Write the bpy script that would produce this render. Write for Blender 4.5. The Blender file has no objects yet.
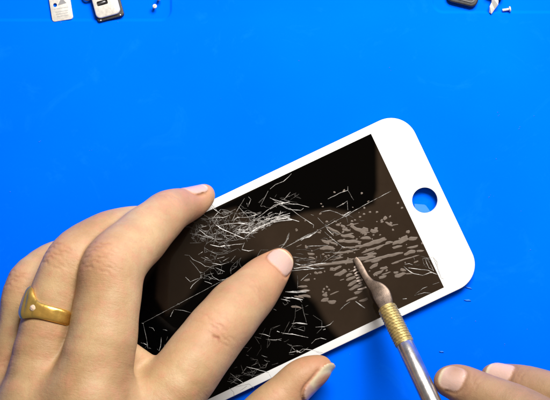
import bpy, bmesh, math, random
import numpy as np
from mathutils import Vector, Matrix

random.seed(7)
rng = np.random.default_rng(7)
C = bpy.context.scene.collection
scene = bpy.context.scene
MM = 0.001
H = 380.0            # camera height above the mat, mm
S = 2.8              # picture pixels (550 wide) per mm on the panel's top face
ZP = 3.0             # height of the panel's top face, mm

def P(px, py, z=ZP):
    """point (mm) at height z seen at photo pixel px,py"""
    f = (H - z) / (H - ZP) / S
    return np.array([(px - 275) * f, -(py - 200) * f, z])

def R(rpx, z):
    return rpx * (H - z) / (H - ZP) / S

# ------------------------------------------------------------------ helpers
def link(name, me, mat=None, parent=None, loc=None, smooth=True):
    o = bpy.data.objects.new(name, me)
    C.objects.link(o)
    if mat is not None:
        for m in (mat if isinstance(mat, (list, tuple)) else [mat]):
            me.materials.append(m)
    if parent is not None:
        o.parent = parent
    if loc is not None:
        o.location = loc
    if smooth:
        me.polygons.foreach_set('use_smooth', [True] * len(me.polygons))
    return o

def mesh_np(name, verts_mm, faces):
    me = bpy.data.meshes.new(name)
    me.from_pydata((np.asarray(verts_mm) * MM).tolist(), [], [list(map(int, f)) for f in faces])
    me.update()
    return me

def tag(o, label, cat, group=None, kind=None):
    o['label'] = label
    o['category'] = cat
    if group: o['group'] = group
    if kind: o['kind'] = kind
    return o

def empty(name, loc_mm, label, cat, rz=0, group=None):
    o = bpy.data.objects.new(name, None)
    C.objects.link(o)
    o.empty_display_size = 0.01
    o.location = [v * MM for v in loc_mm]
    o.rotation_euler = (0, 0, rz)
    return tag(o, label, cat, group)

def auto_sharp(o, ang=35):
    me = o.data
    bm = bmesh.new(); bm.from_mesh(me)
    for e in bm.edges:
        if len(e.link_faces) == 2 and e.calc_face_angle(0) > math.radians(ang):
            e.smooth = False
    bm.to_mesh(me); bm.free()

def bevel_mod(o, w, seg=3):
    m = o.modifiers.new('bevel', 'BEVEL'); m.width = w * MM; m.segments = seg
    m.limit_method = 'ANGLE'; m.angle_limit = math.radians(35)
    return o

def rrect(w, h, r, n=10, cx=0, cy=0):
    pts = []
    for (sx, sy, a0) in ((1, 1, 0), (-1, 1, 90), (-1, -1, 180), (1, -1, 270)):
        for i in range(n + 1):
            a = math.radians(a0 + 90 * i / n)
            pts.append((cx + sx * (w / 2 - r) + r * math.cos(a), cy + sy * (h / 2 - r) + r * math.sin(a)))
    return pts

def circle(r, n=48, cx=0, cy=0):
    return [(cx + r * math.cos(2 * math.pi * i / n), cy + r * math.sin(2 * math.pi * i / n)) for i in range(n)]

def offset_toward(loop, d):
    """shrink (d>0) / grow a counter-clockwise loop by d"""
    n = len(loop); out = []
    for i in range(n):
        p0 = np.array(loop[i - 1]); p1 = np.array(loop[i]); p2 = np.array(loop[(i + 1) % n])
        t = p2 - p0; t = t / (np.linalg.norm(t) + 1e-9)
        nrm = np.array([-t[1], t[0]])
        out.append(tuple(p1 + nrm * d))
    return out

def plate(name, outer, holes, z0, z1, lip=0.25, holelip=0.0, bottom=True):
    """flat plate with rounded upper rim and through holes (mm)"""
    bm = bmesh.new()
    def ring(loop, z):
        return [bm.verts.new((x * MM, y * MM, z * MM)) for x, y in loop]
    def bridge(a, b):
        n = len(a)
        for i in range(n):
            bm.faces.new((a[i], a[(i + 1) % n], b[(i + 1) % n], b[i]))
    top_edges = []; bot_edges = []
    def run(loop, l, sgn):
        prof = [(0, z0), (0, z1 - l)] if l > 0 else [(0, z0)]
        if l > 0:
            for k in (1, 2, 3, 4):
                a = math.pi / 2 * k / 4
                prof.append((l * (1 - math.cos(a)), z1 - l + l * math.sin(a)))
        else:
            prof.append((0, z1))
        rings = [ring(offset_toward(loop, sgn * d) if d else loop, z) for d, z in prof]
        for a, b in zip(rings[:-1], rings[1:]):
            bridge(a, b)
        for lst, r in ((bot_edges, rings[0]), (top_edges, rings[-1])):
            for i in range(len(r)):
                e = bm.edges.get((r[i], r[(i + 1) % len(r)])) or bm.edges.new((r[i], r[(i + 1) % len(r)]))
                lst.append(e)
    run(outer, lip, 1)
    for h in holes:
        run(h, holelip, -1)
    bmesh.ops.triangle_fill(bm, edges=top_edges, use_beauty=True)
    if bottom:
        bmesh.ops.triangle_fill(bm, edges=bot_edges, use_beauty=True)
    bmesh.ops.recalc_face_normals(bm, faces=bm.faces)
    me = bpy.data.meshes.new(name); bm.to_mesh(me); bm.free()
    return me

def frame_of(t, up=(0, 0, 1)):
    t = np.array(t, float); t /= np.linalg.norm(t)
    b = np.cross(np.array(up, float), t)
    if np.linalg.norm(b) < 1e-6: b = np.cross((0, 1, 0), t)
    b /= np.linalg.norm(b)
    return t, b, np.cross(t, b)

def loft(path, rb, rn, seg=32, bump=None, cap=True):
    """tube along path (mm) with half widths rb (sideways), rn (up)"""
    path = np.array(path, float); n = len(path)
    V = []; F = []
    for i in range(n):
        t = path[min(i + 1, n - 1)] - path[max(i - 1, 0)]
        t, b, nn = frame_of(t)
        for j in range(seg):
            a = 2 * math.pi * j / seg
            k = 1 + (bump(i, j) if bump else 0)
            V.append(path[i] + b * math.cos(a) * rb[i] * k + nn * math.sin(a) * rn[i] * k)
    for i in range(n - 1):
        for j in range(seg):
            F.append((i * seg + j, i * seg + (j + 1) % seg, (i + 1) * seg + (j + 1) % seg, (i + 1) * seg + j))
    if cap:
        F.append(tuple(range(seg))[::-1]); F.append(tuple((n - 1) * seg + j for j in range(seg)))
    return V, F

def spline(pts, sub):
    pts = np.array(pts, float); out = []
    n = len(pts)
    for i in range(n - 1):
        p0 = pts[max(i - 1, 0)]; p1 = pts[i]; p2 = pts[i + 1]; p3 = pts[min(i + 2, n - 1)]
        for k in range(sub):
            t = k / sub
            out.append(0.5 * ((2 * p1) + (-p0 + p2) * t + (2 * p0 - 5 * p1 + 4 * p2 - p3) * t * t + (-p0 + 3 * p1 - 3 * p2 + p3) * t ** 3))
    out.append(pts[-1])
    return np.array(out)

# ------------------------------------------------------------------ materials
def new_mat(name):
    m = bpy.data.materials.new(name); m.use_nodes = True
    nt = m.node_tree
    b = nt.nodes['Principled BSDF']
    return m, nt, b

def N(nt, typ, **kw):
    n = nt.nodes.new(typ)
    for k, v in kw.items():
        if k in n.inputs.keys(): n.inputs[k].default_value = v
        else: setattr(n, k, v)
    return n

def mixc(nt, fac, a, b, blend='MIX'):
    n = nt.nodes.new('ShaderNodeMix'); n.data_type = 'RGBA'; n.blend_type = blend
    for s, v in ((n.inputs[0], fac), (n.inputs[6], a), (n.inputs[7], b)):
        if hasattr(v, 'is_linked') or hasattr(v, 'links'): nt.links.new(v, s)
        else: s.default_value = v if not isinstance(v, tuple) else (v + (1,) if len(v) == 3 else v)
    return n.outputs[2]

def mathn(nt, op, a, b=0.0, clamp=False):
    n = nt.nodes.new('ShaderNodeMath'); n.operation = op; n.use_clamp = clamp
    for s, v in ((n.inputs[0], a), (n.inputs[1], b)):
        if hasattr(v, 'links'): nt.links.new(v, s)
        else: s.default_value = v
    return n.outputs[0]

def noise(nt, scale, detail=3, rough=0.55, coord=None):
    n = nt.nodes.new('ShaderNodeTexNoise'); n.inputs['Scale'].default_value = scale
    n.inputs['Detail'].default_value = detail; n.inputs['Roughness'].default_value = rough
    if coord is not None: nt.links.new(coord, n.inputs['Vector'])
    return n

def ramp(nt, fac, lo, hi):
    n = nt.nodes.new('ShaderNodeMapRange'); n.inputs[1].default_value = lo; n.inputs[2].default_value = hi
    nt.links.new(fac, n.inputs[0]); return n.outputs[0]

def bump(nt, b, height, strength, dist, prev=None):
    n = nt.nodes.new('ShaderNodeBump'); n.inputs['Strength'].default_value = strength
    n.inputs['Distance'].default_value = dist
    nt.links.new(height, n.inputs['Height'])
    if prev is not None: nt.links.new(prev, n.inputs['Normal'])
    nt.links.new(n.outputs[0], b.inputs['Normal'])
    return n.outputs[0]

def objcoord(nt):
    return nt.nodes.new('ShaderNodeTexCoord').outputs['Object']

def simple(name, col, rough=0.5, metal=0.0, spec=0.5, var=0.15, vscale=400, bumpy=0.0, bscale=3000):
    m, nt, b = new_mat(name)
    oc = objcoord(nt)
    nz = noise(nt, vscale, 4, 0.6, oc)
    dark = tuple(c * (1 - var) for c in col); lite = tuple(min(1, c * (1 + var)) for c in col)
    nt.links.new(mixc(nt, ramp(nt, nz.outputs[0], 0.3, 0.7), dark, lite), b.inputs['Base Color'])
    nt.links.new(mathn(nt, 'ADD', rough - 0.06, mathn(nt, 'MULTIPLY', nz.outputs[0], 0.12)), b.inputs['Roughness'])
    b.inputs['Metallic'].default_value = metal
    b.inputs['Specular IOR Level'].default_value = spec
    if bumpy:
        bump(nt, b, noise(nt, bscale, 3, 0.6, oc).outputs[0], bumpy, 0.0001)
    return m

def mat_blue():
    m, nt, b = new_mat('blue_silicone')
    oc = objcoord(nt)
    big = noise(nt, 14, 3, 0.5, oc); fine = noise(nt, 900, 3, 0.6, oc)
    col = mixc(nt, ramp(nt, big.outputs[0], 0.3, 0.7), (0.0, 0.098, 0.80), (0.0, 0.114, 0.88))
    col = mixc(nt, mathn(nt, 'MULTIPLY', ramp(nt, fine.outputs[0], 0.35, 0.75), 0.14), col, (0.0, 0.098, 0.76))
    nt.links.new(col, b.inputs['Base Color'])
    scuff = N(nt, 'ShaderNodeTexNoise'); scuff.inputs['Scale'].default_value = 38; scuff.inputs['Detail'].default_value = 6; scuff.inputs['Roughness'].default_value = 0.7; scuff.inputs['Distortion'].default_value = 1.4
    nt.links.new(oc, scuff.inputs['Vector'])
    nt.links.new(mixc(nt, mathn(nt, 'MULTIPLY', ramp(nt, scuff.outputs[0], 0.56, 0.74), 0.35), col, (0.004, 0.155, 0.86)), b.inputs['Base Color'])
    nt.links.new(mathn(nt, 'ADD', 0.45, mathn(nt, 'MULTIPLY', scuff.outputs[0], 0.3)), b.inputs['Roughness'])
    b.inputs['Specular IOR Level'].default_value = 0.0
    n1 = bump(nt, b, noise(nt, 2600, 2, 0.5, oc).outputs[0], 0.10, 0.00012)
    bump(nt, b, noise(nt, 60, 3, 0.5, oc).outputs[0], 0.10, 0.0012, n1)
    return m

def mat_skin(name, base, dark, red):
    m, nt, b = new_mat(name)
    oc = objcoord(nt)
    big = noise(nt, 55, 4, 0.6, oc); mid = noise(nt, 260, 4, 0.65, oc); fine = noise(nt, 1500, 3, 0.6, oc)
    at = lambda a: N(nt, 'ShaderNodeAttribute', attribute_name=a).outputs['Fac']
    col = mixc(nt, ramp(nt, big.outputs[0], 0.35, 0.68), base, dark)
    col = mixc(nt, mathn(nt, 'MULTIPLY', ramp(nt, mid.outputs[0], 0.46, 0.72), 0.55), col, red)
    col = mixc(nt, mathn(nt, 'MULTIPLY', ramp(nt, fine.outputs[0], 0.5, 0.8), 0.22), col, tuple(c * 0.66 for c in dark))
    col = mixc(nt, mathn(nt, 'MULTIPLY', at('redness'), 0.75), col, red)
    col = mixc(nt, mathn(nt, 'MULTIPLY', at('crease'), 0.55), col, tuple(c * f for c, f in zip(red, (0.62, 0.5, 0.5))))
    nail = at('nail')
    nailcol = mixc(nt, at('nail_edge'), (0.45, 0.300, 0.245), (0.50, 0.43, 0.29))
    col = mixc(nt, nail, col, nailcol)
    nt.links.new(col, b.inputs['Base Color'])
    rough = mathn(nt, 'ADD', 0.46, mathn(nt, 'MULTIPLY', mid.outputs[0], 0.2))
    rough = mathn(nt, 'SUBTRACT', rough, mathn(nt, 'MULTIPLY', nail, 0.26))
    nt.links.new(rough, b.inputs['Roughness'])
    b.inputs['Specular IOR Level'].default_value = 0.34
    b.inputs['Subsurface Weight'].default_value = 0.14
    b.inputs['Subsurface Radius'].default_value = (1.0, 0.35, 0.18)
    b.inputs['Subsurface Scale'].default_value = 0.0022
    # fine skin relief: crossing cells plus pores
    v1 = N(nt, 'ShaderNodeTexVoronoi', feature='DISTANCE_TO_EDGE'); v1.inputs['Scale'].default_value = 1250
    warp = nt.nodes.new('ShaderNodeVectorMath'); warp.operation = 'MULTIPLY_ADD'
    nt.links.new(noise(nt, 300, 2, 0.5, oc).outputs['Color'], warp.inputs[0]); warp.inputs[1].default_value = (0.0016,) * 3
    nt.links.new(oc, warp.inputs[2]); nt.links.new(warp.outputs[0], v1.inputs['Vector'])
    h = mathn(nt, 'MULTIPLY', ramp(nt, v1.outputs['Distance'], 0.0, 0.12), mathn(nt, 'SUBTRACT', 1.0, nail))
    n1 = bump(nt, b, h, 0.13, 0.00012)
    n2 = bump(nt, b, mid.outputs[0], 0.22, 0.0009, n1)
    # fine lines running across the fingers
    cx = nt.nodes.new('ShaderNodeCombineXYZ'); sp = nt.nodes.new('ShaderNodeSeparateXYZ')
    nt.links.new(oc, sp.inputs[0])
    nt.links.new(mathn(nt, 'MULTIPLY', at('axial'), 1.0), cx.inputs[0])
    nt.links.new(mathn(nt, 'MULTIPLY', sp.outputs[0], 170.0), cx.inputs[1])
    nt.links.new(mathn(nt, 'MULTIPLY', sp.outputs[1], 170.0), cx.inputs[2])
    ln = noise(nt, 1.5, 3, 0.6, cx.outputs[0])
    hl = mathn(nt, 'MULTIPLY', ramp(nt, ln.outputs[0], 0.3, 0.62), mathn(nt, 'SUBTRACT', 1.0, nail))
    bump(nt, b, mathn(nt, 'MULTIPLY', hl, ramp(nt, big.outputs[0], 0.3, 0.7)), 0.17, 0.00026, n2)
    return m

M = {}
M['mat'] = mat_blue()
M['skin'] = mat_skin('skin', (0.405, 0.272, 0.140), (0.29, 0.168, 0.076), (0.41, 0.178, 0.105))
M['skin2'] = mat_skin('skin_darker', (0.275, 0.175, 0.088), (0.205, 0.118, 0.056), (0.29, 0.15, 0.088))  # darker set of skin tones for the right hand
M['white'] = simple('white_glass', (0.66, 0.665, 0.66), 0.16, 0, 0.5, 0.03, 45)
M['metal_dark'] = simple('backing_metal', (0.16, 0.16, 0.17), 0.45, 0.8, 0.5)
M['steel'] = simple('brushed_steel', (0.50, 0.47, 0.45), 0.30, 0.95, 0.5, 0.18, 220, 0.25, 2500)
M['brass'] = simple('brass', (0.50, 0.385, 0.15), 0.46, 0.75, 0.5, 0.30, 900, 0.4, 3500)
M['gold'] = simple('gold', (0.80, 0.50, 0.12), 0.26, 0.85, 0.5, 0.10, 500, 0.25, 1600)
M['blade'] = simple('blade_metal', (0.105, 0.076, 0.058), 0.42, 0.7, 0.5, 0.4, 600, 0.4)
M['silver'] = simple('silver_part', (0.60, 0.585, 0.55), 0.36, 0.4, 0.5, 0.12, 900, 0.25)
M['black'] = simple('black_plastic', (0.018, 0.018, 0.02), 0.42, 0, 0.5, 0.3, 700, 0.3)
M['grey'] = simple('grey_print', (0.22, 0.22, 0.23), 0.5, 0.2, 0.4, 0.1)
M['stone'] = simple('pale_stone', (0.55, 0.40, 0.28), 0.12, 0, 0.8, 0.03)

def mat_display():
    m, nt, b = new_mat('display_glass')
    refl_mask = N(nt, 'ShaderNodeAttribute', attribute_name='refl_mask').outputs['Fac']  # painted reflection mask, drives colour and gloss of the glass
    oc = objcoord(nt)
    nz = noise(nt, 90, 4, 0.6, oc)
    refl_col = mixc(nt, ramp(nt, nz.outputs[0], 0.3, 0.7), (0.014, 0.0085, 0.005), (0.019, 0.012, 0.0075))
    nt.links.new(mixc(nt, refl_mask, (0.0006, 0.0006, 0.0006), refl_col), b.inputs['Base Color'])
    nt.links.new(mathn(nt, 'ADD', 0.03, mathn(nt, 'MULTIPLY', refl_mask, 0.05)), b.inputs['Roughness'])
    nt.links.new(mathn(nt, 'ADD', 0.08, mathn(nt, 'MULTIPLY', refl_mask, 0.55)), b.inputs['Specular IOR Level'])
    return m
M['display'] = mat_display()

def mat_crack():
    m, nt, b = new_mat('glass_fracture')
    at = N(nt, 'ShaderNodeAttribute', attribute_name='bright').outputs['Fac']
    nz = noise(nt, 1100, 3, 0.7, objcoord(nt))
    f = mathn(nt, 'MULTIPLY', at, ramp(nt, nz.outputs[0], 0.30, 0.62), clamp=True)
    nt.links.new(mixc(nt, f, (0.03, 0.026, 0.022), (0.80, 0.78, 0.75)), b.inputs['Base Color'])
    b.inputs['Roughness'].default_value = 0.3
    return m
M['crack'] = mat_crack()

def mat_residue():
    m, nt, b = new_mat('glue_residue')
    at = N(nt, 'ShaderNodeAttribute', attribute_name='bright').outputs['Fac']
    nz = noise(nt, 700, 4, 0.65, objcoord(nt))
    c = mixc(nt, ramp(nt, nz.outputs[0], 0.3, 0.72), (0.108, 0.086, 0.070), (0.145, 0.118, 0.098))
    nt.links.new(mixc(nt, at, c, (0.62, 0.52, 0.46)), b.inputs['Base Color'])
    b.inputs['Roughness'].default_value = 0.42
    b.inputs['Specular IOR Level'].default_value = 0.35
    bump(nt, b, nz.outputs[0], 0.12, 0.0001)
    return m
M['residue'] = mat_residue()

def mat_clear():
    m, nt, b = new_mat('clear_glass')
    b.inputs['Base Color'].default_value = (0.07, 0.30, 0.92, 1)
    b.inputs['Roughness'].default_value = 0.08
    b.inputs['IOR'].default_value = 1.3
    b.inputs['Transmission Weight'].default_value = 0.35
    b.inputs['Specular IOR Level'].default_value = 0.9
    return m
M['clear'] = mat_clear()

# ------------------------------------------------------------------ blue mat with two shallow trays
def build_mat():
    bm = bmesh.new()
    def ring(loop, z): return [bm.verts.new((x * MM, y * MM, z * MM)) for x, y in loop]
    def bridge(a, b):
        for i in range(len(a)):
            bm.faces.new((a[i], a[(i + 1) % len(a)], b[(i + 1) % len(b)], b[i]))
    def edges(r):
        return [bm.edges.get((r[i], r[(i + 1) % len(r)])) or bm.edges.new((r[i], r[(i + 1) % len(r)])) for i in range(len(r))]
    outer = rrect(760, 560, 12, 8, 0, 20)
    top = ring(outer, 0); low = ring(offset_toward(outer, -0.6), -1); bot = ring(offset_toward(outer, -0.6), -4)
    bridge(top, low); bridge(low, bot)
    te = edges(top)
    bmesh.ops.triangle_fill(bm, edges=edges(bot))
    a = P(173, 22, 0); b = P(431, 14, 0)
    w = 150; h = 70
    trays = [rrect(w, h, 4.5, 10, a[0] - w / 2, a[1] + h / 2), rrect(w, h, 4.5, 10, b[0] + w / 2, b[1] + h / 2)]
    for tr in trays:
        prof = [(0, 0), (0.3, -0.04), (0.6, -0.18), (0.85, -0.42), (1.1, -0.6), (1.6, -0.65)]
        rings = [ring(offset_toward(tr, d) if d else tr, z) for d, z in prof]
        for p, q in zip(rings[:-1], rings[1:]): bridge(p, q)
        te += edges(rings[0])
        bmesh.ops.triangle_fill(bm, edges=edges(rings[-1]), use_beauty=True)
    bmesh.ops.triangle_fill(bm, edges=te, use_beauty=True)
    bmesh.ops.recalc_face_normals(bm, faces=bm.faces)
    me = bpy.data.meshes.new('work_mat'); bm.to_mesh(me); bm.free()
    o = link('work_mat', me, M['mat'])
    auto_sharp(o, 50)
    tag(o, 'bright blue silicone work mat with shallow corner trays under everything', 'work mat', kind='structure')
build_mat()
TRAY_Z = -0.65

# table underneath the mat
tme = plate('table_top', rrect(1300, 900, 10, 4, 0, 20), [], -30, -4.05, 1.0)
tb = link('table_top', tme, simple('table_grey', (0.32, 0.31, 0.30), 0.6), smooth=False)
tag(tb, 'grey table top below the blue mat', 'table', kind='structure')

# ------------------------------------------------------------------ the broken phone screen
ANG = math.radians(25.4)
pc = P(271.4, 275.2, ZP)
screen = empty('phone_screen', (pc[0], pc[1], 0), 'white phone screen panel with a shattered black display and empty round button hole', 'phone screen', ANG)
HW, HL = 33.34, 68.2
DW, DL = 30.4, 53.8
HOLE = (61.0, 0.7); HR = 4.55
def to_local(px, py):
    p = P(px, py, ZP) - np.array([pc[0], pc[1], 0])
    c, s = math.cos(ANG), math.sin(ANG)
    return np.array([p[0] * c + p[1] * s, -p[0] * s + p[1] * c])

disp_rect = [(DL, -DW), (DL, DW), (-DL, DW), (-DL, -DW)]
ear = rrect(9.5, 1.6, 0.79, 6, -61.5, 0); ear = [(-61.5 + (y), (x + 61.5)) for x, y in ear][::-1]
bez = plate('bezel', rrect(2 * HL, 2 * HW, 9.6, 14), [disp_rect, circle(HR, 56, *HOLE), ear], 1.5, 3.0, 0.28)
bo = link('bezel', bez, M['white'], screen); auto_sharp(bo, 40)
bk = plate('backing_plate', rrect(2 * HL - 4, 2 * HW - 3, 7.5, 8), [circle(HR + 0.9, 40, *HOLE)], 0.15, 1.48, 0.1)
link('backing_plate', bk, M['metal_dark'], screen, smooth=False)
# thin dark gasket line round the display
def build_display():
    nx, ny = 360, 204
    xs = np.linspace(-DL + 0.02, DL - 0.02, nx); ys = np.linspace(-DW + 0.02, DW - 0.02, ny)
    X, Y = np.meshgrid(xs, ys, indexing='ij')
    V = np.stack([X, Y, np.full_like(X, 2.94)], -1).reshape(-1, 3)
    idx = np.arange(nx * ny).reshape(nx, ny)
    F = np.stack([idx[:-1, :-1], idx[1:, :-1], idx[1:, 1:], idx[:-1, 1:]], -1).reshape(-1, 4)
    me = mesh_np('display', V, F)
    # brown ceiling reflection painted in; dark patches stand for reflected camera and fingers
    dark_refl = [[(200, 216), (372, 126), (377, 142), (377.5, 190), (374, 204), (352, 213), (330, 209), (305, 213), (285, 220), (268, 224.5), (254, 222), (242, 214), (236, 208)],
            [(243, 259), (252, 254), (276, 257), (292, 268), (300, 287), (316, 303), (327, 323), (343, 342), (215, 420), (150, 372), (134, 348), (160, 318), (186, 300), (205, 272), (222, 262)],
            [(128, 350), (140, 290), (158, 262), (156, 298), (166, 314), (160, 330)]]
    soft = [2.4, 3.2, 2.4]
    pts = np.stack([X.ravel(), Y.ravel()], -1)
    refl_mask = np.ones(len(pts))
    for poly, s in zip(dark_refl, soft):
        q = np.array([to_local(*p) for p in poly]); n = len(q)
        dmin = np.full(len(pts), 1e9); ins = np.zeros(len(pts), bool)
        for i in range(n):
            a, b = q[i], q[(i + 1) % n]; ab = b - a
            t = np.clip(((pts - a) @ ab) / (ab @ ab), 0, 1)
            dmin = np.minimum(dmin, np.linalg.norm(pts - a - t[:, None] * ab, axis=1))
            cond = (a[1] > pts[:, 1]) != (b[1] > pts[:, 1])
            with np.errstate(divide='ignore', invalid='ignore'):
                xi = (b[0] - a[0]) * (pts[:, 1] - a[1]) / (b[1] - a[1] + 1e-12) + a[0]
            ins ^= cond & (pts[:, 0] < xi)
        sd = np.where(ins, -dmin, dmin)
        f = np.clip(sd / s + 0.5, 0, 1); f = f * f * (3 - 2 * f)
        refl_mask *= f
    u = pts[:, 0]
    refl_mask *= np.clip(0.62 + (u + 6) / 10 * 0.38, 0.55, 1.0)  # painted reflection gets weaker toward one end
    at = me.attributes.new('refl_mask', 'FLOAT', 'POINT'); at.data.foreach_set('value', refl_mask.astype(np.float32))
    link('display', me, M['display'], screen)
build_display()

# cracks ------------------------------------------------------------
cracks = []   # (pixel polyline, width px, brightness)
def K(x0, y0, s, pts, w=0.7, b=0.7):
    cracks.append(([(x0 + x / s, y0 + y / s) for x, y in pts], w, b))
def KP(pts, w=0.7, b=0.7): cracks.append((pts, w, b))
# the one long straight fracture
KP([(143, 323), (178, 304.3), (230, 276.7)], 0.65, 0.55)
KP([(230, 276.7), (262, 259.5)], 0.6, 0.5)
KP([(283, 248.5), (300, 239.5), (312, 233.5), (345, 216), (352, 212)], 0.8, 0.6)
KP([(352, 212), (370, 202), (391, 191)], 0.8, 0.8)
KP([(301, 240.5), (306, 237), (312, 234.5)], 2.0, 0.85); KP([(345, 217), (349, 214.5), (352, 212)], 1.6, 0.8)
a = (190, 190, 5.5)
for pts, w, b in [
    ([(322, 38), (335, 52), (318, 92), (312, 72)], .8, .8), ([(300, 45), (262, 108), (228, 172)], .7, .7), ([(430, 5), (388, 88)], .7, .6),
    ([(550, 70), (500, 72), (462, 84), (405, 128), (350, 168)], 1.0, .85), ([(440, 42), (500, 78), (550, 105)], .7, .7),
    ([(462, 68), (520, 72), (550, 62)], .9, .9), ([(100, 160), (135, 150), (182, 152), (215, 140)], 1.0, .9), ([(118, 95), (150, 118), (168, 130), (190, 118)], 1.0, .9),
    ([(130, 150), (168, 108)], .9, .8), ([(60, 205), (90, 198)], 1.5, .9), ([(50, 218), (90, 252), (135, 268)], 1.0, .75),
    ([(140, 190), (175, 215), (245, 245), (300, 268)], 1.3, 1.0), ([(150, 198), (210, 186), (265, 182), (330, 190)], 1.1, .9),
    ([(150, 215), (130, 300)], .7, .6), ([(205, 205), (190, 262)], .7, .6), ([(110, 300), (160, 312), (198, 308), (245, 300), (292, 296)], 1.1, .95),
    ([(165, 312), (192, 304)], 2.2, 1.0), ([(292, 296), (300, 290), (285, 328), (322, 336), (352, 330)], 1.0, .8), ([(0, 238), (55, 248), (120, 268), (180, 272)], .8, .65),
    ([(0, 292), (62, 290)], .7, .4), ([(45, 356), (70, 340)], 1.2, .7), ([(60, 370), (100, 386), (120, 392)], .9, .6), ([(225, 392), (250, 362)], 1.0, .7),
    ([(180, 392), (215, 372)], .8, .5), ([(232, 170), (262, 150), (300, 152), (352, 140), (390, 128)], .9, .8), ([(265, 90), (320, 150), (345, 180)], .7, .6),
    ([(300, 130), (335, 122), (362, 128), (350, 162), (322, 172)], .7, .7), ([(180, 110), (210, 128), (200, 160)], .7, .7),
    ([(252, 215), (300, 222), (355, 212)], 1.2, .9), ([(270, 232), (330, 236), (372, 222)], 1.2, .9), ([(300, 262), (330, 240), (372, 206), (420, 186), (470, 168), (550, 150)], 1.5, 1.0),
    ([(310, 255), (350, 222), (400, 196), (450, 178)], 2.2, 1.0), ([(430, 180), (480, 160), (550, 142)], 2.4, .95), ([(370, 190), (420, 160), (470, 150), (550, 128)], 1.2, .9),
    ([(545, 235), (540, 268), (515, 298), (490, 308)], 1.2, .8), ([(355, 392), (390, 330), (430, 330)], .5, .3),
]: K(*a, pts, w, b)
a = (270, 170, 5.5)
for pts, w, b in [
    ([(0, 105), (30, 80), (75, 62), (102, 38), (118, 20)], .9, .75), ([(0, 155), (50, 172), (90, 182)], .9, .8), ([(0, 215), (45, 190), (90, 180)], 1.0, .85),
    ([(75, 165), (112, 122)], .8, .6), ([(100, 185), (150, 188), (215, 205)], .9, .8), ([(50, 190), (110, 218), (170, 222), (185, 210)], .9, .8),
    ([(0, 268), (30, 260), (90, 262), (160, 284)], 1.6, .95), ([(5, 290), (60, 280), (120, 275)], 2.2, .95), ([(0, 280), (90, 266)], 1.6, .9),
    ([(108, 210), (172, 258), (240, 302), (238, 318)], .9, .7), ([(318, 160), (380, 128), (428, 112), (428, 90)], .9, .75), ([(428, 112), (460, 165)], .7, .35),
    ([(365, 205), (405, 185), (425, 170), (428, 220)], .8, .6), ([(280, 232), (330, 222), (370, 235), (402, 252)], .9, .75), ([(402, 252), (430, 235), (445, 228)], 1.6, .9),
    ([(262, 262), (300, 300)], .7, .55), ([(420, 255), (428, 290)], .8, .5), ([(140, 392), (210, 355), (240, 345)], 1.0, .8), ([(88, 390), (100, 355)], 1.4, .8),
    ([(300, 300), (318, 330), (350, 362)], 1.0, .7), ([(305, 298), (340, 340), (380, 352)], .9, .5), ([(225, 245), (240, 250)], 1.0, .4),
]: K(*a, pts, w, b)
a = (270, 230, 5.5)
for pts, w, b in [
    ([(180, 48), (215, 38), (260, 8)], 1.8, .9), ([(200, 90), (320, 85)], .9, .45), ([(300, 10), (345, 52), (400, 92)], .9, .55), ([(400, 92), (360, 135), (300, 172)], .8, .5),
    ([(395, 92), (410, 95)], 2.2, .8), ([(300, 124), (385, 124)], .8, .5), ([(130, 212), (195, 205), (240, 190), (310, 182)], 1.3, .85), ([(120, 225), (200, 218), (300, 210)], 1.0, .6),
    ([(195, 205), (240, 212)], 2.0, .9), ([(170, 278), (212, 242)], 1.2, .8), ([(135, 182), (190, 198)], .7, .4), ([(120, 148), (240, 165)], .6, .3), ([(245, 180), (260, 148)], .8, .5),
    ([(60, 100), (85, 72), (105, 30)], 1.4, .7), ([(400, 92), (480, 112)], .6, .4), ([(100, 340), (215, 335)], 1.5, .5), ([(75, 370), (150, 378), (180, 385)], 1.6, .5),
    ([(150, 250), (152, 320)], .6, .3), ([(60, 380), (110, 392)], 1.2, .4),
]: K(*a, pts, w, b)
a = (350, 230, 5.5)
for pts, w, b in [
    ([(295, 200), (315, 218), (350, 240), (400, 250)], 1.1, .8), ([(320, 208), (370, 215), (430, 222), (460, 238), (480, 245)], 1.1, .85), ([(400, 158), (425, 155), (440, 185), (460, 225)], 1.0, .8),
    ([(400, 250), (440, 235), (462, 236)], 1.0, .8), ([(415, 165), (435, 210), (458, 222)], .8, .6), ([(362, 350), (400, 322), (425, 312)], .8, .5), ([(355, 360), (410, 345), (445, 348)], .8, .45),
    ([(290, 380), (312, 378)], 1.4, .7), ([(455, 300), (490, 288)], .7, .4), ([(300, 190), (325, 185), (345, 192)], .8, .5),
]: K(*a, pts, w, b)
a = (130, 255, 5.5)
for pts, w, b in [
    ([(325, 2), (345, 25), (390, 45), (412, 62), (440, 66)], .8, .6), ([(330, 30), (352, 55), (390, 105), (400, 128)], .6, .35), ([(305, 122), (332, 148), (360, 135), (392, 125)], 1.0, .75),
    ([(332, 185), (345, 165), (385, 132)], 1.3, .85), ([(388, 112), (392, 130)], .9, .8), ([(410, 145), (450, 160)], 1.2, .7), ([(440, 90), (455, 120), (490, 140), (530, 132)], .7, .6),
    ([(450, 45), (500, 55), (545, 40)], .8, .7), ([(470, 70), (520, 92)], 1.0, .75), ([(262, 268), (272, 272)], 1.2, .7), ([(240, 302), (232, 318), (222, 340)], 1.3, .65), ([(245, 300), (290, 305), (335, 318)], .7, .45),
    ([(65, 375), (75, 378)], 1.8, .7), ([(480, 20), (520, 10)], 1.0, .7), ([(300, 0), (325, 2)], .8, .5),
]: K(*a, pts, w, b)
a = (130, 310, 5.5)
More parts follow.
